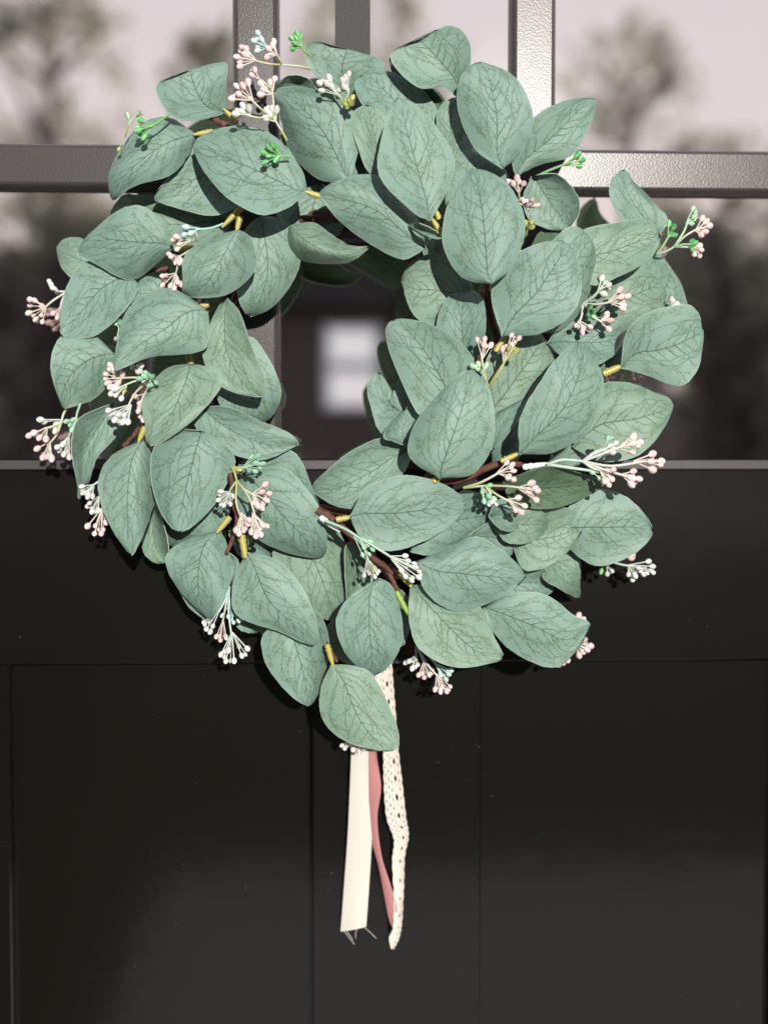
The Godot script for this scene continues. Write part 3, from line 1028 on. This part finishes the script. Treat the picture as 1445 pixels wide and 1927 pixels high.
	leaf(50, 0, 3, [850, 292, 826, 250, 821, 216, 840, 189, 863, 184, 870, 262, 874, 230, 871, 204])
	leaf(84, 0, 8, [833, 447, 815, 432, 795, 423, 782, 419, 768, 424, 815, 449, 795, 444, 780, 435])
	leaf(40, 0, 3, [840, 484, 800, 482, 797, 450, 805, 439, 820, 434, 842, 470, 842, 455, 836, 440])


func stems() -> void:
	twig(66, [596, 960, 0, 640, 988, 2, 700, 1048, 4, 752, 1086, 2], 3.6, 2.6)
	twig(66, [722, 1062, 2, 738, 1090, 2, 750, 1118, 0], 2.2, 1.8)
	twig(76, [434, 890, 0, 441, 945, 2, 446, 985, 0, 428, 1040, 0], 2.4, 1.7)
	twig(74, [826, 908, -6, 872, 900, 0, 940, 872, 4, 992, 879, 6], 3.6, 2.6)
	twig(52, [918, 528, 0, 924, 600, 0, 938, 655, 6, 925, 720, 6], 3.6, 3.0)
	twig(58, [990, 438, 0, 962, 490, 4, 942, 524, 6], 2.4, 2.0)
	twig(52, [278, 786, 0, 258, 812, 0, 234, 840, -2], 2.4, 1.8)
	twig(56, [444, 398, 0, 466, 390, -4, 500, 380, -8], 3.0, 2.4)
	twig(70, [796, 424, -4, 832, 446, 2], 2.6, 2.2)
	twig(52, [610, 1208, 0, 622, 1226, 2, 634, 1244, 0], 2.6, 1.8)
	twig(58, [1126, 708, -4, 1138, 700, 0], 2.4, 2.0)
	twig(50, [398, 222, 0, 424, 236, 2, 446, 252, 2], 3.0, 2.4)
	twig(48, [318, 506, 0, 290, 508, 0, 268, 516, 0], 2.4, 1.8)
	cap(56, 446, 229, 424, 208)
	cap(56, 400, 248, 368, 253)
	cap(74, 600, 369, 576, 361)
	cap(66, 454, 391, 422, 424)
	cap(68, 452, 408, 446, 434)
	cap(74, 832, 441, 812, 411)
	cap(70, 826, 412, 820, 396)
	cap(66, 392, 574, 368, 579, "cap")
	cap(62, 360, 686, 352, 662)
	cap(70, 273, 804, 262, 830)
	cap(72, 456, 886, 438, 880)
	cap(78, 432, 974, 411, 1000)
	cap(80, 455, 1008, 462, 1046, "cap", 3.4)
	cap(76, 634, 978, 660, 973)
	cap(74, 752, 1078, 772, 1102)
	cap(70, 747, 1115, 771, 1160, "cap_green", 2.7)
	cap(64, 704, 1050, 706, 1084)
	cap(68, 616, 1214, 626, 1250)
	cap(72, 933, 660, 952, 630)
	cap(84, 944, 868, 976, 853)
	cap(64, 1136, 703, 1170, 688, "cap", 3.6)
	cap(82, 816, 906, 830, 897)
	cap(76, 926, 548, 927, 530)
	cap(60, 334, 470, 362, 464)
	cap(52, 238, 730, 226, 745)
	cap(84, 986, 879, 1036, 873, "cap_white", 2.9)
	cap(74, 604, 974, 636, 998, "cap_white", 2.9)


func sprays() -> void:
	# ---- top
	berries(70, [584, 129], "y", [[530, 122, 2, -1, "w", 2.4, []], [472, 112, 4, 0, "p", 2.5, [454, 88, 443, 107, 450, 126, 459, 101, 462, 90]], [500, 84, 2, 0, "b", 2.3, [484, 60, 476, 76, 483, 96, 491, 72]], [520, 100, 6, 0, "p", 2.4, [515, 75, 503, 90, 502, 108, 512, 82]]])
	berries(78, [540, 264], "y", [[515, 222, 2, -1, "w", 2.5, [500, 205, 512, 201, 521, 202, 497, 222, 505, 212]], [468, 182, 6, 0, "p", 2.6, [443, 160, 447, 176, 434, 186, 455, 158, 466, 150]], [512, 168, 2, 0, "p", 2.5, [489, 156, 494, 168, 488, 178, 508, 152, 518, 146]], [462, 216, 6, 0, "w", 2.4, [455, 196, 468, 199, 452, 208, 440, 214]], [484, 146, 2, 2, "p", 2.3, [478, 128, 472, 140]]])
	berries(58, [584, 104], "y", [[566, 86, 4, -1, "g", 2.2, [547, 70, 559, 60, 552, 80, 549, 92, 566, 68]]], 1.0)
	berries(74, [648, 198], "y", [[632, 174, 2, -1, "w", 2.3, [618, 143, 599, 155, 612, 154, 602, 170, 622, 160]], [656, 166, 2, -1, "i", 2.3, [657, 136, 643, 148, 651, 142, 637, 170, 645, 161]], [656, 206, 4, -1, "y", 2.1, [648, 192, 657, 186, 665, 181, 664, 193]]], 1.1)
	berries(82, [546, 294], "g", [[520, 294, 2, -1, "g", 2.3, [494, 287, 504, 275, 511, 271, 521, 278, 496, 307, 503, 294, 518, 303]]])
	berries(66, [320, 214], "g", [[282, 240, 8, -1, "g", 2.4, [263, 226, 257, 247, 270, 261]]])
	berries(60, [268, 215], "y", [[242, 236, 6, -1, "d", 2.0, [240, 214, 262, 211]], [236, 258, 2, 0, "y", 2.0, [224, 282]]], 1.0)
	# ---- left
	berries(76, [420, 421], "b", [[368, 432, 6, -1, "b", 2.3, [346, 427, 346, 442, 357, 440]], [358, 456, 2, 0, "p", 2.1, [330, 445, 324, 452, 336, 460, 332, 470]], [372, 452, 2, 0, "w", 2.0, [362, 452, 369, 452]]], 1.1)
	berries(70, [360, 470], "d", [[336, 484, 4, -1, "p", 2.0, [320, 484, 330, 496, 338, 497, 342, 494, 316, 478]], [330, 520, 2, 0, "p", 2.1, [304, 520, 312, 519, 320, 540, 328, 545, 334, 532, 342, 537, 305, 538]]], 1.0)
	berries(30, [128, 548], "w", [[108, 548, 2, -1, "w", 2.1, [92, 528, 97, 541, 108, 550, 95, 534]], [80, 584, 2, -1, "p", 2.2, [55, 563, 52, 590, 66, 603, 80, 607, 78, 576, 63, 564]], [114, 582, 0, -1, "p", 2.0, [99, 591, 108, 599]]], 1.2)
	berries(58, [222, 630], "m", [[224, 612, 0, -1, "m", 2.2, [216, 606, 228, 604]], [226, 640, 0, -1, "i", 2.0, [219, 638]]], 0.9)
	berries(72, [290, 712], "y", [[218, 712, 4, -1, "p", 2.4, [206, 685, 198, 704, 201, 722, 220, 724, 206, 730, 214, 696, 231, 701]], [228, 728, 6, -1, "w", 2.4, [208, 742, 228, 752, 214, 732]], [238, 772, 8, -1, "w", 2.4, [203, 773, 215, 792, 231, 796, 241, 796, 222, 782]], [282, 710, 12, -1, "m", 2.1, [259, 713, 273, 700, 290, 709, 296, 722, 280, 728]], [264, 700, 0, -1, "i", 2.3, [248, 690, 266, 686, 258, 700]], [268, 748, 2, -1, "p", 2.2, [252, 746, 262, 760, 260, 776, 270, 792]]], 1.1)
	berries(46, [134, 762], "y", [[116, 796, 4, -1, "w", 2.3, [73, 790, 81, 794, 103, 814, 104, 800]], [84, 806, 6, 0, "p", 2.6, [53, 821, 73, 826, 87, 829, 62, 816]], [90, 838, 4, 0, "p", 2.5, [68, 846, 80, 863, 88, 861, 98, 866]]], 1.4)
	berries(52, [152, 760], "m", [[144, 790, 4, -1, "m", 2.2, [123, 794, 135, 811, 147, 816, 136, 792]], [128, 828, 2, 0, "i", 2.4, [107, 843, 120, 857, 131, 862, 118, 838]]], 1.2)
	berries(46, [196, 900], "b", [[174, 914, 2, -1, "w", 2.1, [152, 916, 155, 929, 165, 937, 174, 936]], [186, 940, 4, -1, "w", 2.1, [164, 954, 173, 965, 185, 963, 168, 948]], [192, 968, 6, -1, "p", 2.3, [164, 992, 178, 1006, 191, 1006, 200, 986]]], 1.2)
	# ---- lower left
	berries(84, [438, 880], "y", [[462, 879, 2, -1, "m", 2.0, [475, 858, 490, 855, 484, 870, 498, 872, 483, 888, 470, 886]], [446, 905, 2, -1, "y", 2.0, []], [430, 930, 0, 1, "w", 1.9, [413, 925, 410, 942, 421, 952, 434, 950, 440, 935]], [482, 934, 6, 1, "p", 2.3, [503, 909, 497, 925, 510, 929, 504, 942, 486, 954, 495, 958, 479, 948]], [456, 978, 4, 1, "p", 2.3, [444, 1000, 450, 1006, 459, 1000, 468, 987, 472, 981]], [482, 978, 8, 1, "p", 2.3, [473, 1004, 482, 1011, 492, 1008, 496, 990, 504, 991]]], 1.15)
	berries(56, [432, 1104], "b", [[434, 1142, 4, -1, "b", 1.8, [417, 1160, 430, 1162, 440, 1173, 450, 1170, 462, 1161]], [412, 1152, 6, -1, "w", 2.0, [383, 1172, 388, 1185, 395, 1191, 400, 1180]], [418, 1178, 2, -1, "p", 1.9, [407, 1200, 415, 1206, 426, 1202]], [438, 1208, 6, -1, "w", 2.3, [415, 1234, 425, 1246, 441, 1246, 456, 1236, 467, 1222, 430, 1226]]], 1.2)
	berries(78, [612, 980], "m", [[676, 1012, 6, -1, "m", 1.9, [700, 1020, 686, 1033, 703, 1036, 683, 1046]], [694, 1058, 2, 0, "w", 1.8, [685, 1084, 695, 1080, 706, 1087, 713, 1076]], [744, 1054, 6, 0, "w", 2.0, [765, 1046, 770, 1056, 756, 1074, 764, 1086, 776, 1094, 790, 1088, 790, 1076, 785, 1068]]], 1.5)
	# ---- right
	berries(88, [1030, 874], "i", [[1096, 868, 4, -1, "b", 2.2, []], [1212, 868, 8, 0, "p", 2.8, [1230, 853, 1228, 869, 1246, 868, 1230, 885]], [1176, 838, 6, 0, "p", 2.6, [1193, 818, 1195, 833, 1206, 832, 1192, 852]], [1146, 842, 2, 0, "m", 2.1, [1144, 822, 1151, 823]], [1140, 844, 4, 0, "i", 2.3, [1160, 833, 1155, 851, 1148, 838]], [1184, 898, 6, 0, "p", 2.6, [1194, 886, 1192, 901, 1205, 902, 1190, 914]], [1128, 888, 4, -1, "d", 2.2, [1120, 877, 1116, 890, 1131, 902]], [1134, 886, 6, 0, "p", 2.3, [1146, 886, 1156, 884, 1137, 908, 1152, 903, 1146, 914]]], 1.6)
	berries(88, [872, 918], "y", [[912, 914, 2, -1, "m", 2.0, [908, 927, 925, 913, 921, 936, 932, 940, 911, 946]], [948, 884, 4, -1, "p", 2.2, [955, 869, 966, 873, 969, 886, 957, 900, 968, 903]], [986, 919, 8, 0, "p", 2.5, [1004, 908, 1014, 924, 1010, 942, 996, 926]], [964, 946, 6, 0, "p", 2.4, [978, 936, 989, 953, 982, 966, 971, 962]], [924, 930, 4, 0, "w", 1.9, [920, 950, 934, 950, 928, 944]]], 1.3)
	berries(46, [1236, 478], "d", [[1268, 464, 4, -1, "d", 2.2, []], [1316, 428, 8, 0, "p", 2.4, [1331, 414, 1330, 436, 1320, 444, 1322, 408, 1337, 424]], [1308, 466, 6, 0, "p", 2.3, [1318, 462, 1321, 471, 1316, 482, 1306, 480]], [1300, 460, 8, 0, "g", 2.2, [1304, 452, 1303, 472, 1310, 456]], [1260, 440, 4, -1, "g", 2.3, [1258, 417, 1269, 424, 1262, 441, 1272, 442]], [1294, 412, 2, 0, "d", 2.3, [1304, 391, 1309, 405, 1303, 421, 1312, 412]]], 1.3)
	berries(76, [918, 730], "y", [[905, 664, 4, -1, "p", 2.3, [897, 637, 912, 635, 910, 645, 925, 647]], [906, 700, 4, -1, "d", 2.2, [886, 687, 899, 683, 916, 685, 905, 698]], [953, 670, 8, -1, "p", 2.4, [963, 626, 978, 634, 963, 647, 945, 653]], [958, 668, 8, -1, "y", 2.4, [975, 658, 958, 652]]], 1.3)
	berries(62, [1096, 572], "w", [[1130, 543, 4, -1, "w", 2.5, [1133, 520, 1147, 535, 1139, 555]], [1128, 545, 6, -1, "d", 2.1, [1140, 530]], [1154, 567, 10, -1, "p", 2.6, [1168, 543, 1173, 557, 1183, 557, 1175, 574, 1174, 582]], [1114, 596, 8, -1, "g", 2.3, [1109, 576, 1113, 586, 1105, 594, 1119, 598]], [1132, 606, 10, 3, "p", 2.5, [1143, 589, 1152, 603, 1146, 621, 1142, 603]], [1088, 610, 6, -1, "p", 2.2, [1082, 614, 1098, 620, 1112, 616, 1096, 628]]], 1.4)
	berries(70, [976, 376], "y", [[976, 362, 4, -1, "p", 2.3, [955, 340, 963, 343, 972, 331, 986, 343]], [994, 396, 6, -1, "p", 2.2, [984, 376, 1003, 373, 1000, 383, 1014, 386, 990, 384]]], 1.2)
	berries(72, [986, 446], "g", [[992, 432, 4, -1, "y", 1.9, [988, 416, 1002, 415, 1004, 426, 996, 424]]], 1.0)
	berries(46, [996, 340], "m", [[1074, 305, 10, -1, "g", 2.4, [1090, 288, 1098, 300, 1092, 312, 1086, 294]]], 1.5)
	berries(44, [1262, 592], "d", [[1264, 578, 2, -1, "i", 2.1, [1262, 560, 1274, 570, 1278, 575]]], 1.0)
	berries(34, [1176, 722], "w", [[1190, 716, 2, -1, "p", 2.4, [1187, 702, 1208, 713, 1200, 727]], [1160, 712, 2, -1, "p", 2.3, [1148, 714, 1168, 704]]], 1.4)
	berries(34, [1140, 1052], "b", [[1190, 1066, 6, -1, "w", 2.2, [1222, 1056, 1230, 1066, 1230, 1078, 1212, 1082, 1204, 1070, 1190, 1092, 1182, 1082, 1196, 1086]], [1142, 1066, 2, -1, "i", 2.0, [1142, 1082, 1152, 1076]], [1134, 1062, 2, -1, "g", 2.0, [1130, 1078]], [1184, 1046, 2, -1, "p", 2.0, [1192, 1044, 1190, 1052]]], 1.3)
	berries(40, [1060, 1190], "w", [[1084, 1214, 4, -1, "p", 2.6, [1102, 1203, 1113, 1216, 1098, 1228, 1090, 1236, 1106, 1224]], [1078, 1172, 4, -1, "p", 2.4, [1090, 1155, 1099, 1164]], [1062, 1236, 2, -1, "p", 2.5, [1050, 1252, 1068, 1244]], [1030, 1140, 2, -1, "m", 2.6, [1035, 1128]]], 1.3)
	berries(46, [784, 1214], "b", [[783, 1236, 2, -1, "w", 2.0, [762, 1248, 775, 1260, 786, 1252, 768, 1246]], [800, 1252, 4, -1, "p", 2.1, [787, 1272, 798, 1276, 808, 1272, 814, 1263]], [826, 1256, 6, -1, "b", 2.1, [846, 1270, 850, 1262, 840, 1280, 830, 1272]], [830, 1280, 6, -1, "p", 2.1, [818, 1300, 829, 1304, 841, 1303, 848, 1293]]], 1.2)
	berries(40, [664, 1384], "d", [[654, 1394, 2, -1, "i", 2.0, [642, 1404, 648, 1410, 661, 1402]], [674, 1396, 2, -1, "p", 2.2, [664, 1412, 676, 1418, 686, 1410]]], 1.0)
